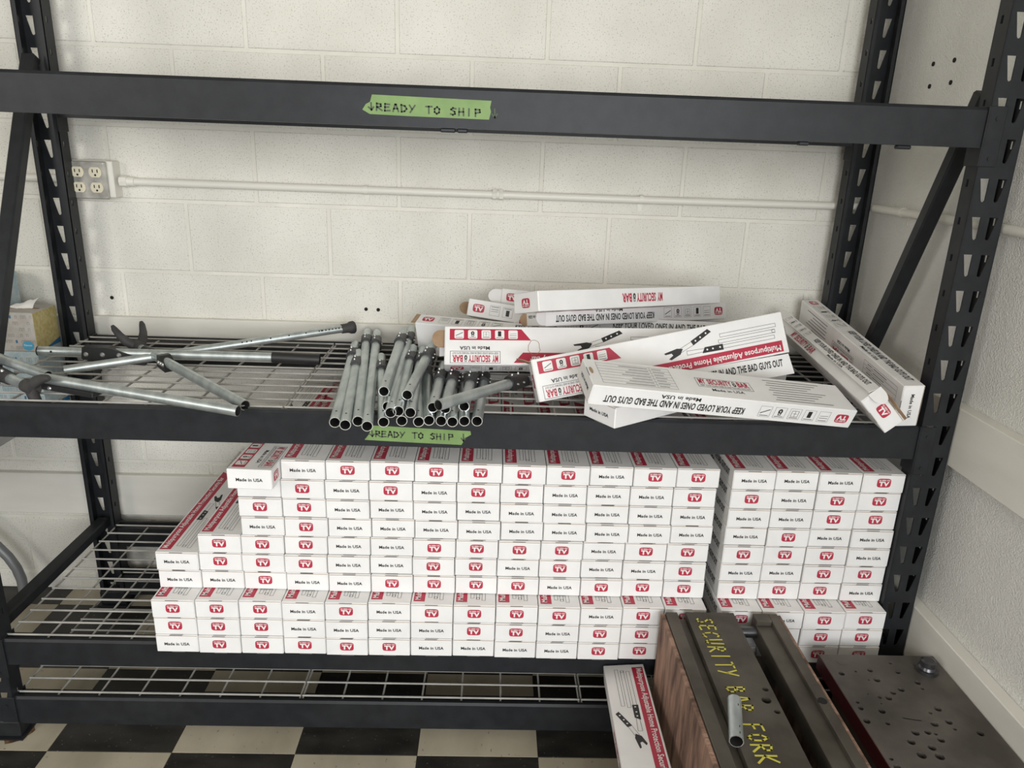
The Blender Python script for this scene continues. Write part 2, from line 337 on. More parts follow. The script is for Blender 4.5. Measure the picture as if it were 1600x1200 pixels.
# ------------------------------------------------------------------ storage rack
RX0, RX1, RYF, RYB, PW, PD, RH = -0.963, 1.323, -0.660, -0.050, 0.0762, 0.042, 2.286
rack = empty('storage_rack', (0.18, -0.355, 0)); tag(rack, 'large charcoal steel storage rack with slotted posts and wide beams', 'rack')
def post_mesh():
    b = MB(); t = 0.0025; zs = [0.0595 + 0.0766 * k for k in range(28)]
    holes = []
    for z in zs:      # teardrop slots: wide at the top, narrow below
        tl = [(0.0105, z), (0.0290, z), (0.0290, z - 0.043), (0.0265, z - 0.046), (0.0225, z - 0.046), (0.0205, z - 0.043)]
        holes.append(list(reversed(tl))); holes.append([(PW - x, y) for x, y in tl])
    vs, fs = plate([(0, 0), (PW, 0), (PW, RH), (0, RH)], holes, t)
    b.add([(v.x, t / 2 + v.z, v.y) for v in vs], [tuple(reversed(q)) for q in fs], M['rack'])
    sh = [[(0.021, z - 0.003), (0.021, z - 0.018), (0.029, z - 0.018), (0.029, z - 0.003)] for z in zs]
    vs, fs = plate([(0, 0), (PD, 0), (PD, RH), (0, RH)], sh, t)
    b.add([(t / 2 + v.z, v.x, v.y) for v in vs], fs, M['rack'])
    b.add([(PW - t / 2 + v.z, v.x, v.y) for v in vs], fs, M['rack'])
    for x in (0.0, PW - 0.012): b.box((x, PD - t, 0), (x + 0.012, PD, RH), M['rack'])
    return b.mesh('post')
pm = post_mesh()
foot = MB(); foot.box((-0.012, -0.012, 0), (PW + 0.012, PD + 0.012, 0.004), M['rack']); foot.box((-0.004, -0.004, 0.004), (PW + 0.004, PD + 0.002, 0.05), M['rack'], bev=0.003); foot = foot.mesh('foot_plate')
RL = Vector(rack.location)
for x, y, rot in ((RX0, RYF, 0), (RX1 - PW, RYF, 0), (RX0 + PW, RYB, math.pi), (RX1, RYB, math.pi)):
    o = link('post', pm, rack); o.location = Vector((x, y, 0.0)) - RL; o.rotation_euler.z = rot
    link('foot_plate', foot, o)
BX0, BX1 = RX0 + PW, RX1 - PW
LEV = ((0.041, 0.120), (0.217, 0.289), (0.819, 0.8978), (1.497, 1.574))
for z0, z1 in LEV:
    for fr in (1, -1):
        def bm_(b):
            y0, s_ = (RYF + 0.003, 1) if fr == 1 else (RYB - 0.003, -1)
            h_ = z1 - z0; prof = [(0, 0), (0.040, 0), (0.040, h_ - .0078), (0.011, h_ - .0078), (0.011, h_), (0.004, h_), (0.0, h_ - 0.006)]
            vs = [(x, y0 + s_ * a, z0 + c) for x in (BX0, BX1) for a, c in prof]; n = len(prof)
            fs = [(i, (i + 1) % n, n + (i + 1) % n, n + i) for i in range(n)] + [tuple(reversed(range(n))), tuple(range(n, 2 * n))]
            if s_ == -1: fs = [tuple(reversed(q)) for q in fs]
            b.add(vs, fs, M['rack'])
        part(rack, 'beam', bm_)
        for x, s_ in ((BX0, -1), (BX1, 1)):
            def cn(b):
                y = RYF - 0.0025 if fr == 1 else RYB + 0.0025; q = 1 if fr == 1 else -1
                xa, xb = sorted((x, x + s_ * 0.034)); ya, yb = sorted((y, y + q * 0.0025))
                b.box((xa, ya, z0 - 0.036), (xb, yb, z1 + 0.002), M['rack'], bev=0.001)
                xa, xb = sorted((x - s_ * 0.003, x)); ya, yb = sorted((y, y + q * 0.05))
                b.box((xa, ya, z0 - 0.036), (xb, yb, z1 + 0.002), M['rack'], bev=0.001)
                for zz in (z0 - 0.020, z1 - 0.022): b.cyl((x + s_ * 0.017, y - q * 0.0018, zz), (x + s_ * 0.017, y + q * 0.001, zz), 0.004, M['rack'], n=10)
            part(rack, 'beam_connector', cn)
        if fr == 1 and z0 > 1.4:
            for xa, xb in ((0.164, 0.194), (0.197, 0.218), (0.878, 0.899), (1.078, 1.106)):
                part(rack, 'clip', lambda b: b.box((xa, RYF + 0.004, z0 - 0.008), (xb, RYF + 0.02, z0), M['rack'], bev=0.002))
for xc, pts in ((RX0 + PW / 2, ((-0.104, 1.644), (-0.625, 0.582))), (RX1 - PW / 2, ((-0.571, 1.607), (-0.085, 0.495)))):
    def br(b):
        (ya, za), (yb, zb) = pts; d = Vector((0, yb - ya, zb - za)); L_ = d.length; d.normalize(); nrm = Vector((0, -d.z, d.y))
        mt = Matrix((( 1, 0, 0, xc), (0, d.y, nrm.y, ya), (0, d.z, nrm.z, za), (0, 0, 0, 1)))
        b.box((-0.018, 0, -0.016), (0.018, L_, 0.016), M['rack'], xf=mt, bev=0.004)
    part(rack, 'diagonal_brace', br)
    for z in (0.298, 2.12):
        part(rack, 'cross_brace', lambda b: b.box((xc - 0.018, RYF + PD - 0.01, z - 0.016), (xc + 0.018, RYB - PD + 0.01, z + 0.016), M['rack'], bev=0.004))
b = MB(); pts = []
for i in range(18):
    a = 2 * math.pi * i / 18; pts.append((-0.905 + 0.042 * math.cos(a) * random.uniform(.8, 1.15), -0.645 + 0.036 * math.sin(a) * random.uniform(.7, 1.2), 0.0004))
b.poly(pts, M['rust']); b.obj('rust_stain', fl)

# wire decks: three panels to a shelf
WR = 0.0026
lw = MB(); lw.cyl((0, 0, 0), (0.706, 0, 0), WR, M['wire'], n=8); lw = lw.mesh('long_wire')
cw = MB(); cw.sweep([(0, 0, 0), (0, 0.550, 0)], WR, M['wire'], 8); cw.cyl((0, 0.0, 0), (0, -0.001, -0.004), WR, M['wire'], n=8); cw = cw.mesh('cross_wire')
lev_names = ('floor-level', 'boxed lower', 'loose-bar middle', 'top')
for li, (z0, z1) in enumerate(LEV):
    for pi, x0 in enumerate((-0.889, -0.179, 0.531)):
        dk = empty('wire_deck', (x0, -0.635 if li < 3 else -0.615, z1 - (0.04 if li == 3 else 0.0078))); tag(dk, 'grey wire deck panel at the %s of the %s shelf' % (('left end', 'middle', 'right end')[pi], lev_names[li]), 'wire deck', 'wire deck panels on the rack')
        for k in range(12): o = link('long_wire', lw, dk); o.location = (0, 0.0508 * k * 0.98, 3 * WR)
        for k in range(8): o = link('cross_wire', cw, dk); o.location = (0.0015 + k * 0.1004, -0.005, WR)

# ------------------------------------------------------------------ tape with writing
def tape(zc, outline, label, tx0, tz0, ch, adv, cwid):
    t = empty('tape_strip', (outline[0][0], RYF + 0.003, outline[0][1])); tag(t, label, 'tape', 'handwritten tape strips')
    def f(b):
        vs, fs = plate(outline, [], 0.0006); b.add([(v.x, RYF + 0.0024 - v.z, v.y) for v in vs], [tuple(reversed(q)) for q in fs], M['tape'])
    part(t, 'strip', f)
    def g(b):
        pg = Page(b, (0, RYF + 0.0019, 0), (1, 0, 0), (0, 0, 1))
        pen_text(pg, 'vREADY TO SHIP', tx0, tz0, cwid, ch, adv, 0.0030, 'marker', 0.0004, slope=-0.022)
        pen_text(pg, 'v', tx0 + adv * 15.0, tz0 - 0.006, cwid, ch * 1.25, adv, 0.0030, 'marker', 0.0004)
    part(t, 'handwriting', g)
tape(1.53, [(0.0129, 1.5255), (0.020, 1.536), (0.028, 1.540), (0.0321, 1.5535), (0.2634, 1.5502), (0.261, 1.538), (0.263, 1.530), (0.2594, 1.5155), (0.10, 1.5165), (0.027, 1.5178)],
     'green tape strip lettered READY TO SHIP on the top beam', 0.0245, 1.5255, 0.0125, 0.0160, 0.0138)
tape(0.85, [(-0.0003, 0.8335), (0.009, 0.846), (0.0189, 0.8683), (0.2347, 0.8605), (0.2365, 0.852), (0.225, 0.845), (0.2153, 0.827), (0.10, 0.830)],
     'green tape strip lettered READY TO SHIP on the middle beam', 0.0115, 0.8425, 0.0130, 0.0135, 0.0130)

# ------------------------------------------------------------------ the printed cartons
CL, CWD, CT = 0.615, 0.1000, 0.0488
def carton_body(open_end=False):
    b = MB(); e = 0.0004
    b.box((e, 0.0006, 0.0004), (CL - e, CWD - 0.0006, CT - 0.0010), M['carton'], bev=0.0015)
    for x0, x1 in ((-0.0004, 0.001), (CL - 0.001, CL + 0.0004)):      # tucked end panel, a little proud, with the lock tab
        b.box((x0, 0.0022, 0.0020), (x1, CWD - 0.0022, CT - 0.0038), M['carton'], bev=0.0003)
    b.box((-0.0002, 0.0018, CT - 0.0036), (0.0012, CWD - 0.0018, CT - 0.0028), M['kraft'])
    b.box((-0.0006, 0.036, CT - 0.0026), (0.0006, 0.066, CT - 0.0016), M['grey'])
    b.box((-0.0006, 0.034, 0.0004), (0.0006, 0.064, 0.0012), M['grey'])
    return b.mesh('carton_body')
def tv_emblem(pg, cx, cy, wd, hg):
    pts = []   # bulging screen outline
    for i in range(32):
        a = 2 * math.pi * i / 32; c, s_ = math.cos(a), math.sin(a)
        pts.append((cx + wd / 2 * math.copysign(abs(c) ** 0.42, c), cy + hg / 2 * math.copysign(abs(s_) ** 0.5, s_)))
    pg.poly(pts, 'red', 0.0003)
    pg.text('AS SEEN ON', cx - wd * 0.40, cy + hg * 0.22, cx + wd * 0.40, cy + hg * 0.38, 'white', 0.03)
    pg.text('TV', cx - wd * 0.36, cy - hg * 0.36, cx + wd * 0.38, cy + hg * 0.16, 'white', 0.05)
def end_page(b, end):
    return Page(b, (-0.0005, CWD, 0), (0, -1, 0), (0, 0, 1)) if end == 0 else Page(b, (CL + 0.0005, 0, 0), (0, 1, 0), (0, 0, 1))
def tv_end(end):
    b = MB(); tv_emblem(end_page(b, end), CWD * 0.5, CT * 0.53, 0.0325, 0.0225); return b.mesh('tv_emblem')
def made_end(end):
    b = MB(); end_page(b, end).text('Made in USA', 0.0205, CT * 0.40, 0.0795, CT * 0.565, 'black', 0.024); return b.mesh('origin_lettering')
def icon(pg, x, y, s_, k, frame=True):
    if frame: pg.rrect(x, y, x + s_, y + s_, s_ * 0.15, 'white', 0.0005)
    else:
        pg.line([(x, y), (x + s_, y), (x + s_, y + s_), (x, y + s_)], 0.0006, 'grey', 0.0005, True)
    L_ = 0.0007; c = s_
    pg.rect(x + c * .12, y + c * .84, x + c * .88, y + c * .90, 'grey', L_)
    if k == 0: pg.line([(x + c * .15, y + c * .3), (x + c * .85, y + c * .65)], c * .07, 'black', L_)
    elif k == 1:
        pg.poly([(x + c * (.5 + .19 * math.cos(t * .524)), y + c * (.36 + .22 * math.sin(t * .524))) for t in range(12)], 'black', L_)
        pg.line([(x + c * .38, y + c * .5), (x + c * .40, y + c * .72), (x + c * .60, y + c * .72), (x + c * .62, y + c * .5)], c * .06, 'black', L_)
        pg.rect(x + c * .46, y + c * .28, x + c * .54, y + c * .45, 'white', L_ + .0002)
    elif k == 2:
        pg.line([(x + c * .2, y + c * .2), (x + c * .8, y + c * .2), (x + c * .8, y + c * .75), (x + c * .2, y + c * .75)], c * .035, 'grey', L_, True)
        pg.line([(x + c * .5, y + c * .2), (x + c * .5, y + c * .75)], c * .035, 'grey', L_); pg.line([(x + c * .35, y + c * .47), (x + c * .65, y + c * .47)], c * .035, 'grey', L_)
    elif k == 3: pg.rect(x + c * .33, y + c * .12, x + c * .68, y + c * .72, 'black', L_)
    else: pg.line([(x + c * .15, y + c * .4), (x + c * .85, y + c * .44)], c * .04, 'grey', L_); pg.rect(x + c * .12, y + c * .6, x + c * .88, y + c * .65, 'grey', L_)
def lock(pg, x, y, wd, hg, mat='black'):
    pg.poly([(x + wd * (.5 + .5 * math.cos(t * .524)), y + hg * (.33 + .33 * math.sin(t * .524))) for t in range(12)], mat, 0.0006)
    pg.line([(x + wd * .2, y + hg * .55), (x + wd * .25, y + hg * .92), (x + wd * .75, y + hg * .92), (x + wd * .8, y + hg * .55)], wd * .16, mat, 0.0006)
    pg.rect(x + wd * .38, y + hg * .22, x + wd * .62, y + hg * .5, 'white', 0.0008)
def brand(pg, x0, y0, x1, y1, boxed=True, strap=True):
    wd = x1 - x0; hg = y1 - y0
    if boxed: pg.line([(x0, y0), (x1, y0), (x1, y1), (x0, y1)], 0.0009, 'black', 0.0004, True)
    if strap: pg.text('KEEP YOUR LOVED ONES IN AND THE BAD GUYS OUT', x0 + wd * .04, y0 + hg * .08, x1 - wd * .04, y0 + hg * .25, 'grey', 0.012); ya, yb = y0 + hg * .33, y1 - hg * .07
    else: ya, yb = y0, y1
    pg.text('MY', x0 + wd * .04, ya, x0 + wd * .16, yb, 'red', 0.030); pg.text('SECURITY', x0 + wd * .20, ya, x0 + wd * .64, yb, 'red', 0.030)
    lock(pg, x0 + wd * .66, ya, wd * .06, yb - ya); pg.text('BAR', x0 + wd * .75, ya, x0 + wd * .96, yb, 'red', 0.030)
def carton_print(top=True, back=True, keep=True, brandside=True, brand_on_back=False):
    b = MB()
    if top:
        pg = Page(b, (0, 0, CT - 0.0010), (1, 0, 0), (0, 1, 0)); L_ = CL
        pg.poly([(0.014, .068), (L_ - .188, .068), (L_ - .165, .0945), (0.014, .0945)], 'red')
        pg.text('Multipurpose Adjustable Home Protection Security Bar', 0.020, .0735, L_ - .205, .0915, 'white', 0.018)
        for k in range(3):
            y = .056 - k * .0135; pg.line([(0.030 - .004 * k, y - .004), (0.175 - k * .006, y - .004), (0.175 - k * .006, y + .004), (0.030 - .004 * k, y + .004)], 0.0008, 'black', .0004, True)
        pg.line([(0.026, .0385), (0.034, .040), (0.034, .045), (0.026, .0465)], 0.0008, 'black')
        pg.poly([(0.160, .049), (0.205, .049), (0.213, .062), (0.160, .063)], 'black'); pg.poly([(0.182, .016), (0.190, .008), (0.236, .029), (0.231, .040)], 'black')
        for x, y in ((.168, .0555), (.186, .0555), (.200, .0555), (.196, .017), (.211, .024), (.224, .030)): pg.poly(circle(x, y, .0022, 8), 'white', .0007)
        pg.line([(0.205, .052), (0.250, .050), (0.250, .060), (0.205, .059)], 0.0008, 'black'); pg.line([(0.236, .031), (0.268, .043)], 0.0008, 'black'); pg.line([(0.231, .039), (0.263, .051)], .0008, 'black')
        pg.poly([(0.258, .043), (0.272, .040), (0.305, .046), (0.302, .050), (0.287, .049), (0.284, .054), (0.296, .061), (0.290, .064), (0.266, .055)], 'black')
        pg.poly([(L_ - .208, .0365), (L_ - .185, .0075), (L_ - .012, .0075), (L_ - .012, .0365)], 'red')
        for k in range(5): icon(pg, L_ - .176 + k * .0325, .0105, .0225, 4 - k)
        brand(pg, L_ - .133, .0655, L_ - .014, .0955); pg.text('Made in USA', L_ - .108, .0525, L_ - .036, .0620, 'black', 0.020)
    if keep:
        pg = Page(b, (CL, CWD - 0.0006, 0), (-1, 0, 0), (0, 0, 1))
        tv_emblem(pg, 0.030, CT * .5, .032, .0225)
        for k in range(5): icon(pg, 0.062 + k * .036, CT * .22, .027, 4 - k, False)
        pg.text('KEEP YOUR LOVED ONES IN AND THE BAD GUYS OUT', 0.268, CT * .42, 0.585, CT * .78, 'black', 0.028); pg.text('Made in USA', 0.375, CT * .14, 0.465, CT * .33, 'black', 0.022)
    if brandside:
        pg = Page(b, (0, 0.0006, 0), (1, 0, 0), (0, 0, 1)); brand(pg, 0.215, CT * .27, 0.365, CT * .72, False, False)
    pg = Page(b, (0, CWD, 0.0003), (1, 0, 0), (0, -1, 0))
    if back:
        for k in range(8): pg.rect(0.024, 0.014 + k * .0105, 0.190, 0.0147 + k * .0105, 'grey')
        for x in (0.024, 0.145, 0.190): pg.rect(x, .014, x + .0007, .0882, 'grey')
        for k in range(7):
            pg.rect(0.075 + .01 * (k % 3), 0.0185 + k * .0105, 0.140, 0.0205 + k * .0105, 'grey'); pg.rect(0.150, 0.0185 + k * .0105, 0.172 + .005 * (k % 2), 0.0205 + k * .0105, 'grey')
        brand(pg, 0.245, .036, 0.375, .068); pg.text('Made in USA', 0.272, .022, 0.348, .031, 'black', 0.01)
        for k in range(9): pg.rect(0.418 + .006 * (k % 2), .012 + k * .0092, 0.560 - .014 * ((k * 7) % 4), .0142 + k * .0092, 'grey')
    if brand_on_back: brand(pg, 0.255, .012, 0.385, .030, False, False)
    return b.mesh('printing')
body_me = carton_body()
LAB = {('tv', 0): tv_end(0), ('tv', 1): tv_end(1), ('made', 0): made_end(0), ('made', 1): made_end(1)}
print_full = carton_print(); print_keep = carton_print(True, False, True, False); print_blank = carton_print(True, False, False, True)
print_plain = carton_print(False, False, True, True)
def carton(label, front='tv', prn=print_full, group=None, ends=(0, 1), mat4=None, loc=None):
    o = empty('carton'); tag(o, label, 'carton', group)
    link('carton_body', body_me, o)
    if prn: link('printing', prn, o)
    other = 'made' if front == 'tv' else 'tv'
    for e in ends:
        k = front if e == 0 else other; link('tv_emblem' if k == 'tv' else 'origin_lettering', LAB[(k, e)], o)
    if mat4: o.matrix_world = mat4
    return o
ORD = ['first', 'second', 'third', 'fourth', 'fifth', 'sixth', 'seventh', 'eighth', 'ninth', 'tenth', 'eleventh', 'twelfth', 'last']
STACK_Z = 0.2869; PITCH = 0.1007; ROWH = 0.0489
# rows from the bottom up; T = red emblem end, M = lettered end, . = no box
WIDE = ['MTTTTTMMMMTTT', 'TTTMMMMTTMTTM', 'TTTMTMTTTTMTT', 'MMTMMTTTTMTTT', 'MTTTMMTTMTMMT', '.TTTMMTTTTMTT', '..MTMMMMMMMMM', '..TTMMMMMMMMM', '..MTMTMTTMMMT', '...MTTTTTTMTT']
NARROW = ['TMTT', 'TMTT', 'TMTT', 'TTTM', 'MMTT', 'TTTM', 'MTMM', 'MMTT', 'TMTT', 'MMMT']
ROWX = (0.0, 0.0005, 0.001, 0.003, 0.001, 0.003, 0.007, 0.004, 0.003, 0.007)
for rows, X0, nm in ((WIDE, -0.503, 'wide stack'), (NARROW, 0.8415, 'narrow stack')):
    for r, row in enumerate(rows):
        first = len(row) - len(row.lstrip('.'))
        for c, ch in enumerate(row):
            if ch == '.': continue
            kind = 'tv' if ch == 'T' else 'made'
            yf = (-0.690 if r < 3 else -0.6435) + random.uniform(-.0028, .0028)
            pt = PITCH if nm[0] == 'w' else 0.1012
            x0 = X0 + (ROWX[r] if nm[0] == 'w' else (-0.002 if r < 3 else 0.0)) + c * pt
            exposed = r in (2, 9) or (nm[0] == 'w' and ((c < 2) or (r == 8 and c == 2) or c == 12)) or (nm[0] == 'n' and (c == 0 or c == 3))
            lab = 'white carton, %s end, %s from left, %s row from bottom, %s' % ('red emblem' if ch == 'T' else 'lettered', ORD[c - first], ORD[r], nm)
            # length axis runs back (+Y), width axis to the left (-X)
            a = random.uniform(-0.0016, 0.0016)
            mt = Matrix.Translation((x0 + CWD + 0.0003, yf, STACK_Z + r * ROWH)) @ Matrix.Rotation(math.pi / 2 + a, 4, 'Z')
            ends = (0,) if (r != 8 or c != 2 or nm[0] != 'w') else ()
            carton(lab, kind, print_keep if exposed else None, 'cartons stacked on the lower shelf', ends, mt)
# the one set askew on top of the wide stack
mt = Matrix(((0, 1, 0, -0.3), (-1, 0, 0, 0), (0, 0, 1, 0), (0, 0, 0, 1)))
def frame(t, a, b_, c): return Matrix(((a[0], b_[0], c[0], t[0]), (a[1], b_[1], c[1], t[1]), (a[2], b_[2], c[2], t[2]), (0, 0, 0, 1)))
rz = math.radians(2.0)
av = (math.sin(rz) * -1, -math.cos(rz), 0); bv = (math.cos(rz), -math.sin(rz), 0)
o = carton('white carton pushed forward at the top left corner of the wide stack', 'tv', print_full, 'cartons stacked on the lower shelf', (0, 1), frame((-0.2965 - av[0] * CL, -0.701 - av[1] * CL, STACK_Z + 9 * ROWH), av, bv, (0, 0, 1)))

# ------------------------------------------------------------------ loose cartons on the middle shelf
V = Vector
def ortho(x, y):
    x = V(x).normalized(); y = (V(y) - x * V(y).dot(x)).normalized(); return x, y, x.cross(y)
def place(t, x, y, how):
    """fitted pose (corner t, length axis x, width axis y) -> carton matrix for a given way up"""
    x, y, z = ortho(x, y); t = V(t)
    if how == 'face180': return frame(t + x * CL + y * CWD, -x, -y, z)        # printed face to viewer, upside down
    if how == 'back180': return frame(t + y * CWD + z * CT, x, -y, -z)        # back up, strapline side front, upside down
    if how == 'brand180': return frame(t + x * CL + z * CT, -x, y, -z)        # brand side front, upside down
    if how == 'keep': return frame(t + x * CL + y * CWD, -x, -y, z)           # strapline side front, upright
    return frame(t, x, y, z)
def ear(o, a0, b0, c0, u, v, size, mat='carton', name='end_flap'):
    """rounded dust flap hinged at a box end (carton coordinates)"""
    u = V(u).normalized(); v = (V(v) - u * V(v).dot(u)).normalized(); n = u.cross(v)
    wd, hg = size; pts = [(0, 0), (wd, 0)] + [(wd / 2 + wd / 2 * math.cos(math.pi * k / 10) , hg * 0.35 + hg * 0.65 * math.sin(math.pi * k / 10)) for k in range(11)]
    vs, fs = plate(pts, [], 0.0012); b = MB(); b.add([V((a0, b0, c0)) + u * q.x + v * q.y + n * q.z for q in vs], fs, M[mat]); return b.obj(name, o)
def flapboard(o, pts, mat, name='lid_flap', th=0.0012):
    P = [V(q) for q in pts]; n = (P[1] - P[0]).cross(P[-1] - P[0]).normalized() * th / 2; k = len(P)
    b = MB(); b.add([q + n for q in P] + [q - n for q in P], [tuple(range(k)), tuple(reversed(range(k, 2 * k)))] + [(i, k + i, k + (i + 1) % k, (i + 1) % k) for i in range(k)], M[mat]); return b.obj(name, o)
LG = 'loose cartons on the middle shelf'
# D: standing on edge over the tubes, printed face to the room
oD = carton('water-stained carton propped upside down behind the pile of steel tubes', 'made', print_full, LG, (0, 1), place((0.1648, -0.4663, 0.9390), (0.9994, 0.0317, 0.0133), (-0.0296, 0.6001, 0.7994), 'face180'))
ear(oD, CL + .001, 0.004, 0.030, (0, 1, 0), (1, 0.1, 0.05), (0.045, 0.030), 'kraft'); flapboard(oD, [(CL + .0005, .004, .002), (CL + .0005, .060, .002), (CL + .014, .060, -.002), (CL + .014, .004, -.002)], 'inside')
def stain(o, a, b_, r):
    q = MB(); pg = Page(q, (0, 0, CT - .0006), (1, 0, 0), (0, 1, 0)); pts = [(a + r * math.cos(i * .4) * (1 + .12 * math.sin(i * 2.1)), b_ + 1.4 * r * math.sin(i * .4)) for i in range(16)]
    pg.line(pts, .0011, 'kraft', .0003, True); q.obj('water_stain', o)
stain(oD, CL - .215, .055, .014)
oE = carton('carton tilted upside down with its torn left end over the wire deck', 'made', print_full, LG, (0, 1), place((0.3846, -0.5666, 0.8985), (0.9704, 0.1664, 0.175), (-0.2226, 0.3355, 0.9154), 'face180'))
ear(oE, CL + .001, 0.006, 0.006, (0, 0, 1), (1, -.55, 0), (0.035, 0.032), 'kraft')
oF = carton('carton lying back side up at the front edge above the middle beam', 'made', print_full, LG, (0, 1), place((0.473, -0.7892, 0.9759), (0.9747, 0.1829, -0.1286), (-0.1396, 0.947, 0.2894), 'back180'))
b = MB(); b.poly([V((.008, .045 + .012 * math.cos(k * .628), -.0004)) + V((.004 * math.sin(k * .628), 0, 0)) for k in range(10)], M['kraft']); b.obj('finger_hole', oF)
oA = carton('topmost carton of the loose heap, brand lettering upside down', 'made', print_full, LG, (0, 1), place((0.3829, -0.5409, 1.1101), (0.8404, 0.5392, -0.0542), (-0.5342, 0.8074, -0.2503), 'brand180'))
oB = carton('carton under the topmost one, rounded white flap hanging open', 'made', print_full, LG, (0,), place((0.4087, -0.4208, 1.0465), (0.8753, 0.4808, -0.0512), (-0.4794, 0.8491, -0.2216), 'back180'))
ear(oB, -.0005, CWD + .002, CT - .004, (0, 0, -1), (-1, .25, 0), (0.042, 0.034), 'carton'); ear(oB, -.0005, .012, CT - .004, (0, 0, -1), (-1, -.4, 0), (0.030, 0.018), 'kraft')
oC = carton('carton lying level below the flap-ended carton against the wall', 'made', print_full, LG, (0, 1), place((0.3353, -0.2361, 0.988), (0.9986, -0.0536, 0.0006), (0.0526, 0.9785, -0.1996), 'keep'))
oG = carton('carton poking out lowest at the front of the loose heap', 'made', print_plain, LG, (0,), place((0.5435, -0.7253, 0.8998), (0.8159, 0.5781, 0), (-0.5781, 0.8159, 0), 'std'))
# its opened lid lip, standing up under the tilted carton
fxv, fyv, fzv = ortho((0.975, 0.19, 0.14), (-0.2226, 0.3355, 0.9154)); fc = V((0.997, -0.527, 0.977))
q = MB(); W4 = oG.matrix_world.inverted()
quad = [fc - fxv * .36, fc, fc + fyv * CT - fxv * .006, fc + fyv * CT - fxv * .36]
q.add([v + fzv * t_ for t_ in (0, -.0015) for v in quad], [(0, 1, 2, 3), (7, 6, 5, 4), (0, 4, 5, 1), (1, 5, 6, 2), (2, 6, 7, 3), (3, 7, 4, 0)], M['carton'])
pg = Page(q, fc - fxv * .36, fxv, fyv); pg.text('YOUR LOVED ONES IN AND THE BAD GUYS OUT', 0.055, CT * .44, 0.335, CT * .80, 'black', 0.028); pg.text('Made in USA', 0.115, CT * .12, 0.205, CT * .33, 'black', 0.022)
for i_, v in enumerate(q.v): q.v[i_] = tuple(W4 @ V(v))
q.obj('lid_lip', oG)
oI = carton('carton standing on edge beside the right post with its back showing', 'made', print_full, LG, (0, 1), place((1.1864, -0.6607, 0.8985), (0.0039, 0.9939, 0.1098), (-0.0514, -0.1095, 0.9927), 'std'))
oH = carton('opened carton slumped against the one standing by the right post', 'tv', print_blank, LG, (0, 1), place((1.1365, -0.713, 0.9005), (0.0306, 0.9979, 0.0577), (-0.6836, -0.0212, 0.7295), 'std'))
q = MB(); brand(Page(q, (CL, CWD - .0003, 0), (-1, 0, 0), (0, 0, 1)), .145, CT * .10, .315, CT * .44, False, False); q.obj('brand_lettering', oH)
q = MB(); e0, e1 = V((CL, CWD + .0010, CT)), V((CL, CWD + .0075, CT * .50)); vv = (e0 - e1).normalized(); hh = (e0 - e1).length; uu = V((-1, 0, 0)); nn = uu.cross(vv)
q.add([e1 + uu * x_ + vv * y_ + nn * t_ for t_ in (0, -.0012) for x_, y_ in ((0, 0), (CL, 0), (CL, hh), (0, hh))], [(0, 1, 2, 3), (7, 6, 5, 4), (0, 4, 5, 1), (1, 5, 6, 2), (2, 6, 7, 3), (3, 7, 4, 0)], M['carton'])
pg = Page(q, e1, uu, vv); pg.text('KEEP YOUR LOVED ONES IN AND THE BAD GUYS OUT', .268, hh * .36, .585, hh * .82, 'black', 0.028); pg.text('Made in USA', .375, hh * .06, .465, hh * .28, 'black', 0.022)
for k in range(5): icon(pg, .062 + k * .036, hh * .15, hh * .7, 4 - k, False)
q.obj('lid_lip', oH)
ear(oH, -.0015, CWD + .003, CT * .42, (0, 0, 1), (-1, -.75, 0), (0.030, 0.036), 'carton'); flapboard(oH, [(-.0012, CWD, CT), (-.0012, .002, CT), (-.012, .01, CT + .004), (-.012, CWD - .02, CT + .004)], 'kraft')
oJ = carton('carton on edge at the heap\'s far left with a pale open end', 'made', print_plain, LG, (0,), place((0.0717, -0.2729, 1.0131), (0.961, -0.2766, 0.0), (0.0844, 0.2931, -0.9524), 'keep'))
flapboard(oJ, [(CL + .0005, CWD - .002, .002), (CL + .0005, CWD - .002, CT - .002), (CL + .012, CWD - .002, CT - .002), (CL + .012, CWD - .002, .002)], 'kraft')
oM = carton('carton on edge squeezed between the water-stained and pale-ended cartons', 'made', print_plain, LG, (0, 1), place((0.2180, -0.3700, 1.0080), (0.985, -0.17, 0.0), (0.05, 0.29, -0.955), 'keep'))
oK = carton('carton behind with a brown rounded flap at its left end', 'made', print_full, LG, (0,), place((0.2055, -0.1855, 1.017), (0.9838, -0.1514, -0.0959), (0.1193, 0.9526, -0.28), 'keep'))
ear(oK, CL + .001, 0.03, 0.006, (0, 0, 1), (1, .3, 0), (0.036, 0.034), 'kraft')
oL = carton('rearmost carton with a rounded white flap beside the topmost one', 'made', print_full, LG, (0,), place((0.299, -0.1498, 1.0416), (0.9971, 0.0145, -0.0751), (-0.0405, 0.9333, -0.3569), 'keep'))
ear(oL, CL + .001, CWD - .001, 0.004, (0, 0, 1), (1, 0.05, 0), (0.040, 0.036), 'carton')
oP = carton('carton jutting out low beside the wooden-sided steel fixture', 'made', print_full, LG, (0, 1), place((0.5794, -0.6680, 0.2002), (-0.0392, -0.9939, 0.1026), (0.9946, -0.0289, 0.0994), 'std'))
oP['group'] = 'cartons on the floor'

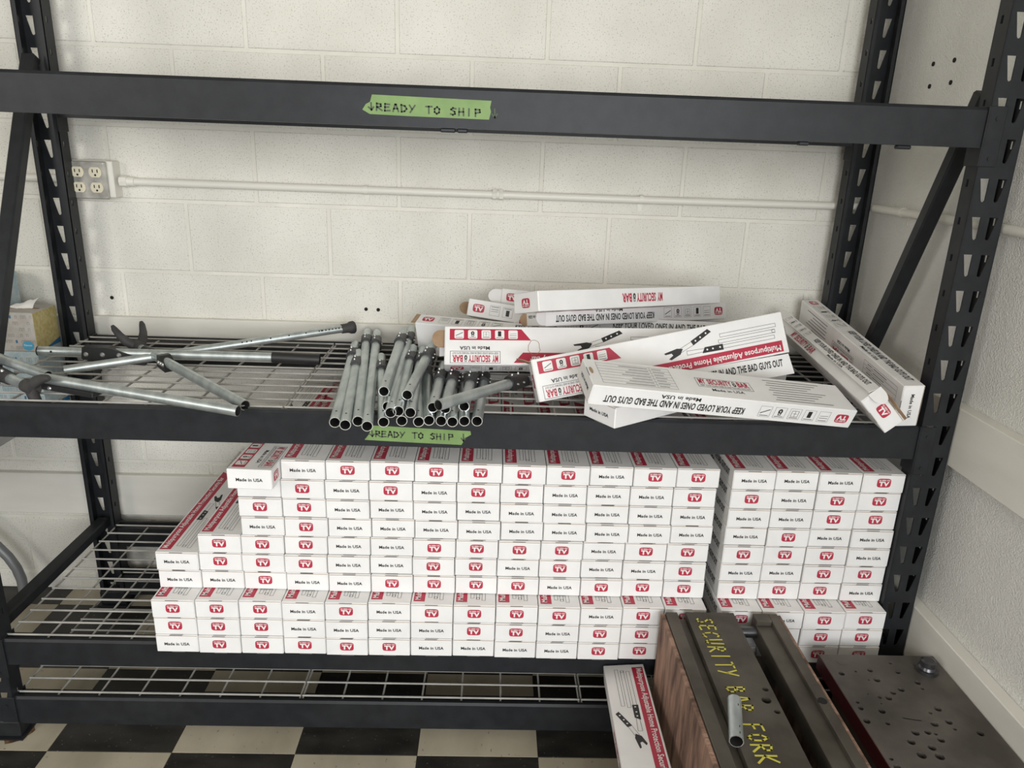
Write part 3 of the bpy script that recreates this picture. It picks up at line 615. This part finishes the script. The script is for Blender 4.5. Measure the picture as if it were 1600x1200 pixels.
# ------------------------------------------------------------------ steel tubes
TR, TI = 0.0119, 0.0103
def along(p0, p1):
    x = (V(p1) - V(p0)).normalized(); z = V((0, 0, 1)); y = z.cross(x).normalized(); z = x.cross(y)
    return Matrix(((x.x, y.x, z.x, p0[0]), (x.y, y.y, z.y, p0[1]), (x.z, y.z, z.z, p0[2]), (0, 0, 0, 1)))
def tube_part(o, name, a, b_, ro=TR):
    q = MB(); q.pipe(a, b_, ro, ro - .0016, M['tube'], M['tube_cut']); return q.obj(name, o)
def clamp(o, x0, x1, name='bracket', taper=0.7):
    """black U shaped hinge bracket wrapped round the tube"""
    q = MB(); r = 0.0150; n = 10
    prof = [(-r * 1.02, -r * .9)] + [(-r * math.cos(math.pi * i / n), r * .25 + r * math.sin(math.pi * i / n)) for i in range(n + 1)] + [(r * 1.02, -r * .9)]
    vs = [(x0, y, z) for y, z in prof] + [(x1, y, z * taper + (1 - taper) * -r * .5) for y, z in prof]; k = len(prof)
    q.add(vs, [(i, i + 1, k + i + 1, k + i) for i in range(k - 1)] + [(k - 1, 0, k, 2 * k - 1), tuple(reversed(range(k))), tuple(range(k, 2 * k))], M['bracket'])
    br = q.obj(name, o)
    for f_ in (.25, .62):
        rv = MB(); xx = x0 + (x1 - x0) * f_
        rv.cyl((xx, 0.003, r * 1.1), (xx, 0.003, r * 1.34), 0.0032, M['rivet'], r1=.002, n=8); rv.cyl((xx, -r * .9, 0), (xx, -r * 1.22, 0), 0.0032, M['rivet'], r1=.002, n=8); rv.obj('rivet', br)
    return br
TUBES = [((-0.046, -0.743, .906), (-0.104, -0.179, .922)), ((-0.022, -0.756, .906), (-0.081, -0.263, .922)), ((0.0, -0.732, .906), (-0.090, -0.060, .93)), ((0.024, -0.760, .906), (-0.060, -0.070, .93)),
         ((0.054, -0.734, .906), (-0.016, -0.288, .920)), ((0.045, -0.661, .9495), (0.032, -0.180, .966)), ((0.058, -0.698, .928), (0.046, -0.110, .955)), ((0.069, -0.735, .928), (0.043, -0.229, .940)),
         ((0.084, -0.724, .928), (0.066, -0.27, .942)), ((0.098, -0.681, .9495), (0.124, -0.310, .964)), ((0.091, -0.724, .906), (0.058, -0.26, .918)), ((0.110, -0.732, .928), (0.094, -0.28, .940)),
         ((0.127, -0.727, .906), (0.081, -0.31, .916)), ((0.148, -0.717, .906), (0.105, -0.31, .916)), ((0.154, -0.698, .9285), (0.157, -0.405, .936)), ((0.174, -0.721, .907), (0.166, -0.36, .916)),
         ((0.181, -0.702, .928), (0.188, -0.41, .936)), ((0.198, -0.725, .907), (0.179, -0.40, .916)), ((0.221, -0.687, .929), (0.235, -0.42, .936)), ((0.223, -0.716, .906), (0.207, -0.37, .916)), ((0.250, -0.714, .906), (0.263, -0.35, .916))]
descr = ['leftmost tube of the pile', 'second tube from the left, bottom layer', 'third tube from the left, reaching far back', 'fourth tube from the left, its end lowest above the tape', 'bottom tube just right of the tape arrow',
         'upper left tube resting highest on the pile', 'long slanting tube below the highest left one', 'mostly covered tube under the long slanting one', 'middle layer tube near the pile centre', 'upper right tube resting highest on the pile',
         'bottom tube under the pile centre', 'middle layer tube right of the centre', 'bottom tube right of the centre', 'bottom tube below the diagonal tube, left one', 'tube crossed by the diagonal tube end',
         'tube just below the diagonal tube end', 'tube half hidden behind the diagonal tube end', 'bottom tube right of the diagonal tube end', 'upper tube second from the pile\'s right edge', 'lower tube second from the pile\'s right edge', 'rightmost tube of the pile']
for i, ((p0, p1), dsc) in enumerate(zip(TUBES, descr)):
    o = empty('steel_tube'); tag(o, 'galvanised steel tube, ' + dsc, 'tube', 'steel tubes piled on the middle shelf')
    o.matrix_world = along(p0, p1); L_ = (V(p1) - V(p0)).length
    tube_part(o, 'tube', (0, 0, 0), (L_, 0, 0))
    hb = MB(); hb.cyl((0.035, 0, TR - .0006), (0.035, 0, TR + .0003), .0022, M['hole'], n=8); hb.obj('pin_hole', o)
    clamp(o, L_ - 0.125, L_ - 0.055)
p0, p1 = V((0.170, -0.7524, 0.9535)), V((0.318, -0.579, 0.948))
o = empty('steel_tube'); tag(o, 'galvanised steel tube lying diagonally across the others, black far end', 'tube', 'steel tubes piled on the middle shelf'); o.matrix_world = along(p0, p1)
L_ = (p1 - p0).length + .03; tube_part(o, 'tube', (0, 0, 0), (L_, 0, 0)); clamp(o, L_ - .03, L_ + .03)

# assembled bars lying on the left of the shelf
BG = 'assembled bars on the middle shelf'
o = empty('security_bar'); tag(o, 'straight steel bar with black riveted bracket and black sleeve end', 'bar', BG)
p0, p1 = V((-0.8721, -0.3544, 0.930)), V((-0.2909, -0.3185, 0.920)); o.matrix_world = along(p0, p1); L_ = (p1 - p0).length
tube_part(o, 'tube', (0, 0, 0), (L_, 0, 0))
def side_bracket(o, x0, x1, drop=0.012, name='bracket'):
    q = MB(); pts = [(x0, -.013), (x0 + .004, .016), (x0 + (x1 - x0) * .42, .0165), (x1, .002 - drop), (x1, -.016 - drop), (x0 + .006, -.016)]
    vs, fs = plate(pts, [], .029); q.add([(v.x, v.z, v.y) for v in vs], [tuple(reversed(f_)) for f_ in fs], M['bracket']); br = q.obj(name, o)
    for k in range(3):
        xx = x0 + .012 + k * (x1 - x0) * .26; rv = MB(); rv.cyl((xx, -.0145, -.002), (xx, -.0175, -.002), .0062, M['rivet'], r1=.0035, n=12); rv.obj('rivet', br)
side_bracket(o, .108, .262)
q = MB(); q.pipe((L_ - .004, 0, 0), (L_ + .118, 0, -.003), .0145, .0128, M['bracket'], M['bracket']); q.obj('sleeve', o)
q = MB(); q.cyl((.035, -TR + .0004, .002), (.035, -TR - .0004, .002), .0028, M['hole'], n=8); q.obj('pin_hole', o)
q = MB(); q.cyl((-.002, 0, 0), (.001, 0, 0), .0122, M['bracket']); q.obj('end_cap', o)
o = empty('security_bar'); tag(o, 'adjustable steel bar with rows of holes and black rubber foot by the wall', 'bar', BG)
p0, p1 = V((-0.7689, -0.4344, 0.906)), V((-0.1444, -0.1042, 0.950)); o.matrix_world = along(p0, p1); L_ = (p1 - p0).length
tube_part(o, 'tube', (0, 0, 0), (L_, 0, 0), .0110)
for k, xx in enumerate((.42, .432, .444, .495, .545, .592, .636) + tuple(L_ - .012 - .0095 * j for j in range(8))):
    q = MB(); q.cyl((xx, -.0090, .0055), (xx, -.0101, .0061), .0021, M['hole'], n=8); q.obj('adjustment_hole', o)
q = MB(); q.sweep([(L_ - .012, 0, 0), (L_ + .006, 0, 0), (L_ + .014, 0, 0), (L_ + .024, 0, 0), (L_ + .028, 0, 0)], [.0135, .0140, .0180, .0185, .0150], M['rubber'], 16); q.obj('rubber_foot', o)
def fork_mesh(o, x0, dirn=-1, name='fork_head', roll=0.0, lift=0.0):
    q = MB(); R_ = Matrix.Rotation(roll, 3, 'X')
    q.sweep([(x0 + dirn * -.004, 0, 0), (x0 + dirn * .016, 0, 0), (x0 + dirn * .032, 0, 0)], [.0150, .0155, .0160], M['rubber'], 14)
    for s_ in (-1, 1): q.sweep([R_ @ V(t) for t in ((x0 + dirn * .020, s_ * .006, 0), (x0 + dirn * .036, s_ * .021, lift * .012), (x0 + dirn * .052, s_ * .030, lift * .026), (x0 + dirn * .070, s_ * .036, lift * .042), (x0 + dirn * .077, s_ * .037, lift * .049))], [.0125, .0120, .0100, .0078, .0045], M['rubber'], 12)
    return q.obj(name, o)
o = empty('security_bar'); tag(o, 'steel bar with dark grey fork head near the back beam', 'bar', BG)
p0, p1 = V((-0.640, -0.292, 0.9250)), V((-0.2598, -0.6532, 0.906)); o.matrix_world = along(p0, p1); L_ = (p1 - p0).length
tube_part(o, 'tube', (0.02, 0, 0), (L_, 0, 0)); fork_mesh(o, -0.010, -1, lift=1.0); tube_part(o, 'inner_tube', (-0.012, 0, 0), (.03, 0, 0), .0105)
q = MB(); q.pipe((.018, 0, 0), (.050, 0, 0), .0140, .0122, M['bracket'], M['bracket']); q.obj('collar', o); side_bracket(o, .115, .160, .004)
o = empty('security_bar'); tag(o, 'folded steel bar hinged by a black bracket, long tube at front left', 'bar', BG)
p0, p1 = V((-0.7232, -0.5847, 0.933)), V((-0.2619, -0.6932, 0.907)); o.matrix_world = along(p0, p1); L_ = (p1 - p0).length
tube_part(o, 'tube', (0, 0, 0), (L_, 0, 0))
iv = o.matrix_world.inverted(); a0 = iv @ V((-0.8990, -0.5117, 0.966)); a1 = iv @ V((-0.7269, -0.5705, 0.935)); tube_part(o, 'folded_tube', a0, a1)
q = MB(); q.box((-.040, -.0155, -.022), (.130, .0155, -.010), M['bracket'], bev=.002); q.box((-.045, .0130, -.022), (.030, .0165, .006), M['bracket'], bev=.001); bk = q.obj('bracket', o)
for xx in (-.03, -.008, .02): q = MB(); q.cyl((xx, -.0155, -.016), (xx, -.018, -.016), .005, M['rivet'], r1=.003, n=10); q.obj('rivet', bk)
o = empty('security_bar'); tag(o, 'steel bar end with dark rubber fork drooping over the front wires', 'bar', BG)
p0, p1 = V((-0.8880, -0.5250, 0.932)), V((-0.7560, -0.6000, 0.918)); o.matrix_world = along(p0, p1); L_ = (p1 - p0).length
q = MB(); q.sweep([(-.02, 0, 0), (.05, 0, 0), (.085, 0, 0)], [.0165, .0165, .0150], M['rubber'], 14); q.obj('grip_sleeve', o); tube_part(o, 'tube', (.07, 0, 0), (L_, 0, 0), .0120)
for k in range(3): q = MB(); q.cyl((.030 + .018 * k, -.006, .0150), (.030 + .018 * k, -.007, .0185), .0045, M['rivet'], r1=.003, n=10); q.obj('rivet', o)
fork_mesh(o, L_ - .008, 1, roll=math.radians(78))

# ------------------------------------------------------------------ grey table with tissue boxes to the left
tb = empty('grey_table', (-1.35, -0.40, 0)); tag(tb, 'light grey table left of the rack with a bent tube leg', 'table')
part(tb, 'tabletop', lambda b: b.box((-1.75, -0.75, 0.676), (-0.990, -0.035, 0.700), M['table'], bev=0.004))
for y in (-0.10, -0.66):
    part(tb, 'leg', lambda b: b.sweep([(-1.205, y, 0.0), (-1.202, y, 0.05), (-1.202, y, 0.095), (-1.211, y, 0.135), (-1.230, y, 0.175), (-1.262, y, 0.218), (-1.36, y, 0.33), (-1.50, y, 0.50), (-1.60, y, 0.676)], 0.0150, M['chairmetal'], 14))
part(tb, 'leg_rung', lambda b: b.cyl((-1.40, -0.66, 0.376), (-1.40, -0.10, 0.376), 0.008, M['chairmetal']))
def tissue_box(x0, x1, y0, y1, z0, z1, front, side, label, logo=False, tissue=False):
    t = empty('tissue_box', ((x0 + x1) / 2, (y0 + y1) / 2, z0)); tag(t, label, 'tissue box', 'tissue boxes on the grey table')
    part(t, 'carton', lambda b: b.box((x0, y0, z0), (x1, y1, z1), M[front], bev=.0015))
    part(t, 'side_panel', lambda b: b.box((x1 - .0005, y0 + .0015, z0 + .002), (x1 + .0006, y1 - .0015, z1 - .002), M[side]))
    def pr(b):
        pg = Page(b, (x0, y0, z0), (1, 0, 0), (0, 0, 1)); wd = x1 - x0; hg = z1 - z0
        rr = random.Random(3)
        for r in range(6):
            for c in range(14):
                if rr.random() < .35: continue
                x = .004 + c * wd / 14.5; y = .006 + r * hg / 6.3
                pg.line([(x, y), (x, y + hg * .075), (x + wd * .04, y + hg * .075), (x + wd * .04, y)], .0007, 'grey', .0003)
                if rr.random() < .12: pg.rrect(x, y, x + wd * .042, y + hg * .08, .0015, rr.choice(['grey', 'blue', 'white']), .0004)
        if logo:
            cx, cy = wd * .80, hg * .15; pg.poly([(cx + .0155 * math.cos(i * .314), cy + .0135 * math.sin(i * .314)) for i in range(20)], 'lblue', .0006); pg.text('Kleenex', cx - .011, cy - .001, cx + .011, cy + .005, 'white', 0.01, .0009)
    part(t, 'printing', pr)
    part(t, 'blue_corner', lambda b: Page(b, (x1 + .0006, y0, z0), (0, 1, 0), (0, 0, 1)).poly([((y1 - y0) * .35, .0), (y1 - y0, .0), (y1 - y0, (z1 - z0) * .15)], 'blue', .0004))
    if tissue:
        def ts(b):
            cx, cy = (x0 + x1) / 2, (y0 + y1) / 2; b.box((x0 + .02, cy - .006, z1 - .001), (x1 - .012, cy + .006, z1 + .0006), M['kraft'])
            gx, gy = 9, 5; vs = []
            for j in range(gy):
                for i in range(gx):
                    u = i / (gx - 1); v = j / (gy - 1); vs.append((cx - .045 + .075 * u + .012 * v, cy + (v - .5) * .010 * (1 + 2 * v) + .004 * math.sin(u * 9 + v * 3), z1 + v * (.006 + .022 * u) + .002 * math.sin(u * 14)))
            fs = [(j * gx + i, j * gx + i + 1, (j + 1) * gx + i + 1, (j + 1) * gx + i) for j in range(gy - 1) for i in range(gx - 1)]
            b.add(vs, fs, M['tissue'], True)
        part(t, 'tissue', ts)
tissue_box(-1.090, -0.977, -0.190, -0.076, 0.879, 0.988, 'tbox', 'tbox_yellow', 'upper cube tissue box, grey front, yellow side and a pulled tissue', True, True)
tissue_box(-1.092, -0.978, -0.192, -0.074, 0.7005, 0.8785, 'tbox_blue', 'tbox_blue', 'pale blue patterned tissue carton underneath the cube tissue box')
tissue_box(-1.230, -1.094, -0.150, -0.040, 0.7005, 1.075, 'tbox_blue', 'tbox_blue', 'taller pale blue carton at the left behind the cube tissue box')

# ------------------------------------------------------------------ steel fixture with wooden sides
fx = empty('steel_fixture', (0.835, -0.99, 0)); tag(fx, 'heavy steel fixture with brown wooden sides, yellow lettered SECURITY BAR FORK', 'fixture')
FZ, FY0, FY1 = 0.440, -1.300, -0.712
part(fx, 'wood_side', lambda b: b.box((0.690, FY0, 0.004), (0.7005, FY1, FZ - 0.004), M['wood'], bev=.002))
part(fx, 'wood_side', lambda b: b.box((0.966, FY0, 0.004), (0.9745, FY1, FZ - 0.003), M['wood'], bev=.002))
part(fx, 'side_rail', lambda b: b.box((0.7008, FY0, FZ - .060), (0.7290, FY1, FZ), M['die'], bev=.0015))
part(fx, 'groove_floor', lambda b: b.box((0.7290, FY0, FZ - .060), (0.7490, FY1 - .004, FZ - .016), M['die'], bev=.001))
hl = [circle(0.8491, -0.9704, .0062), circle(0.8402, -1.0016, .0098), circle(0.8507, -1.033, .0062)]
def cp(b):
    vs, fs = plate([(0.7490, FY0), (0.8640, FY0), (0.8620, FY1), (0.7490, FY1)], hl, .030); b.add([(v.x, v.y, FZ - .015 + v.z) for v in vs], fs, M['die'])
part(fx, 'centre_plate', cp)
part(fx, 'hole_floor', lambda b: b.box((0.825, -1.06, FZ - .034), (0.860, -0.94, FZ - .030), M['hole']))
part(fx, 'channel_rail', lambda b: (b.box((0.908, FY0, FZ - .055), (0.945, FY1 - .030, FZ - .012), M['die'], bev=.0015), b.box((0.944, FY0, FZ - .055), (0.9658, FY1, FZ), M['die'], bev=.0015), b.box((0.908, FY1 - .030, FZ - .055), (0.9445, FY1, FZ), M['die'], bev=.0015)))
part(fx, 'bolt_hole', lambda b: b.cyl((0.953, -1.0011, FZ - .001), (0.953, -1.0011, FZ + .0003), .0095, M['hole'], n=16))
for y in (-0.742, -1.20):
    part(fx, 'spacer_rod', lambda b: b.cyl((0.862, y, FZ - .030), (0.909, y, FZ - .030), .013, M['boss'], n=16))
part(fx, 'base_frame', lambda b: b.box((0.7005, FY0, 0.30), (0.966, FY0 + .05, 0.380), M['die']))
part(fx, 'end_block', lambda b: b.box((0.7005, FY1 - .05, 0.004), (0.966, FY1 - .012, 0.330), M['die']))
part(fx, 'wood_end', lambda b: b.box((0.7005, FY0, 0.004), (0.966, FY0 + .03, .30), M['wood']))
part(fx, 'support_ledge', lambda b: b.box((0.570, FY0 + .02, 0.0), (0.690, FY0 + .12, 0.250), M['wood']))
for word, at in (('SECURITY', 0), ('BAR', 9), ('FORK', 13)):
    def yl(b):
        pg = Page(b, (0.7665, -0.738, FZ), (0.012, -1, 0), (1, 0.012, 0)); pen_text(pg, word, at * .0254, 0, .021, .037, .0254, .0042, 'yellow', .0006)
    part(fx, 'yellow_lettering', yl)
st_ = empty('short_tube'); tag(st_, 'short cut length of bright steel tube resting on the lettered fixture', 'tube')
p0, p1 = V((0.7405, -1.125, FZ + .0135)), V((0.7690, -1.018, FZ + .0135)); st_.matrix_world = along(p0, p1); tube_part(st_, 'tube', (0, 0, 0), ((p1 - p0).length, 0, 0), .0132)
for xx in (.008, .024, .082): q = MB(); q.box((xx, -.0060, .0115), (xx + .005, -.0045, .0123), M['hole']); q.obj('slot', st_)

# ------------------------------------------------------------------ drilled die plate at the right
dp = empty('die_plate', (1.19, -1.0, 0)); tag(dp, 'thick drilled steel die plate with dark red side by the right wall', 'die plate')
HOLES = [(1.0974, -0.7906, 0.0055), (1.0791, -0.8317, 0.0067), (1.1147, -0.8239, 0.003), (1.1494, -0.8193, 0.0061), (1.1496, -0.851, 0.0073), (1.1314, -0.8514, 0.0024), (1.2096, -0.7933, 0.0037), (1.2103, -0.8243, 0.0055), (1.2378, -0.8578, 0.0067), (1.238, -0.8771, 0.0037), (1.1888, -0.8807, 0.0073), (1.1657, -0.8912, 0.0061), (1.1478, -0.9077, 0.0073), (1.129, -0.9057, 0.0043), (1.1229, -0.9251, 0.0021), (1.0732, -0.9223, 0.0037), (1.0719, -0.9398, 0.0055), (1.1132, -0.9473, 0.0073), (1.067, -0.9765, 0.0073), (1.1083, -0.8959, 0.0018), (1.1077, -0.9823, 0.0049), (1.2372, -0.9388, 0.0073), (1.2149, -0.9499, 0.004), (1.2053, -0.9818, 0.0079), (1.2389, -0.9758, 0.0073), (1.2401, -0.9952, 0.004), (1.2861, -1.0065, 0.0073), (1.1524, -1.0068, 0.0079), (1.1783, -1.005, 0.0067), (1.1925, -1.0091, 0.004), (1.1943, -1.0251, 0.0073), (1.1304, -1.0313, 0.0079), (1.1643, -1.0456, 0.0079), (1.1328, -1.0651, 0.0091), (1.1672, -1.0677, 0.0091), (1.0676, -1.0753, 0.0043), (1.0689, -1.0956, 0.0073)]
DZ = 0.370
def dpl(b):
    hs = [list(reversed(circle(x, y, r, 12))) for x, y, r in HOLES]
    sl = [(1.146, -.962), (1.182, -.970), (1.184, -.975), (1.148, -.968)]
    vs, fs = plate([(1.055, -1.26), (1.324, -1.26), (1.324, -0.766), (1.055, -0.766)], hs + [sl], .036); b.add([(v.x, v.y, DZ - .018 + v.z) for v in vs], fs, M['die2'])
part(dp, 'plate', dpl)
part(dp, 'painted_side', lambda b: b.box((1.0535, -1.26, DZ - .036), (1.0552, -0.766, DZ - .0006), M['die_red']))
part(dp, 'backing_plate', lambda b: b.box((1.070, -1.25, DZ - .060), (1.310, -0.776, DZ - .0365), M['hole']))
part(dp, 'boss', lambda b: (b.cyl((1.2808, -0.816, DZ), (1.2808, -0.816, DZ + .008), .0250, M['boss'], n=24), b.cyl((1.2808, -0.816, DZ + .008), (1.2808, -0.816, DZ + .014), .0190, M['boss'], r1=.0165, n=24), b.cyl((1.2808, -0.816, DZ + .014), (1.2808, -0.816, DZ + .026), .0165, M['boss'], n=24), b.cyl((1.2808, -0.816, DZ + .026), (1.2808, -0.816, DZ + .029), .0165, M['boss'], r1=.0110, n=24)))
part(dp, 'washer', lambda b: b.cyl((1.0974, -0.7906, DZ), (1.0974, -0.7906, DZ + .0006), .0125, M['die2'], n=20))
for x in (1.085, 1.255): part(dp, 'base_block', lambda b: b.box((x, -1.24, 0), (x + .04, -0.80, DZ - .0605), M['die'], bev=.002))
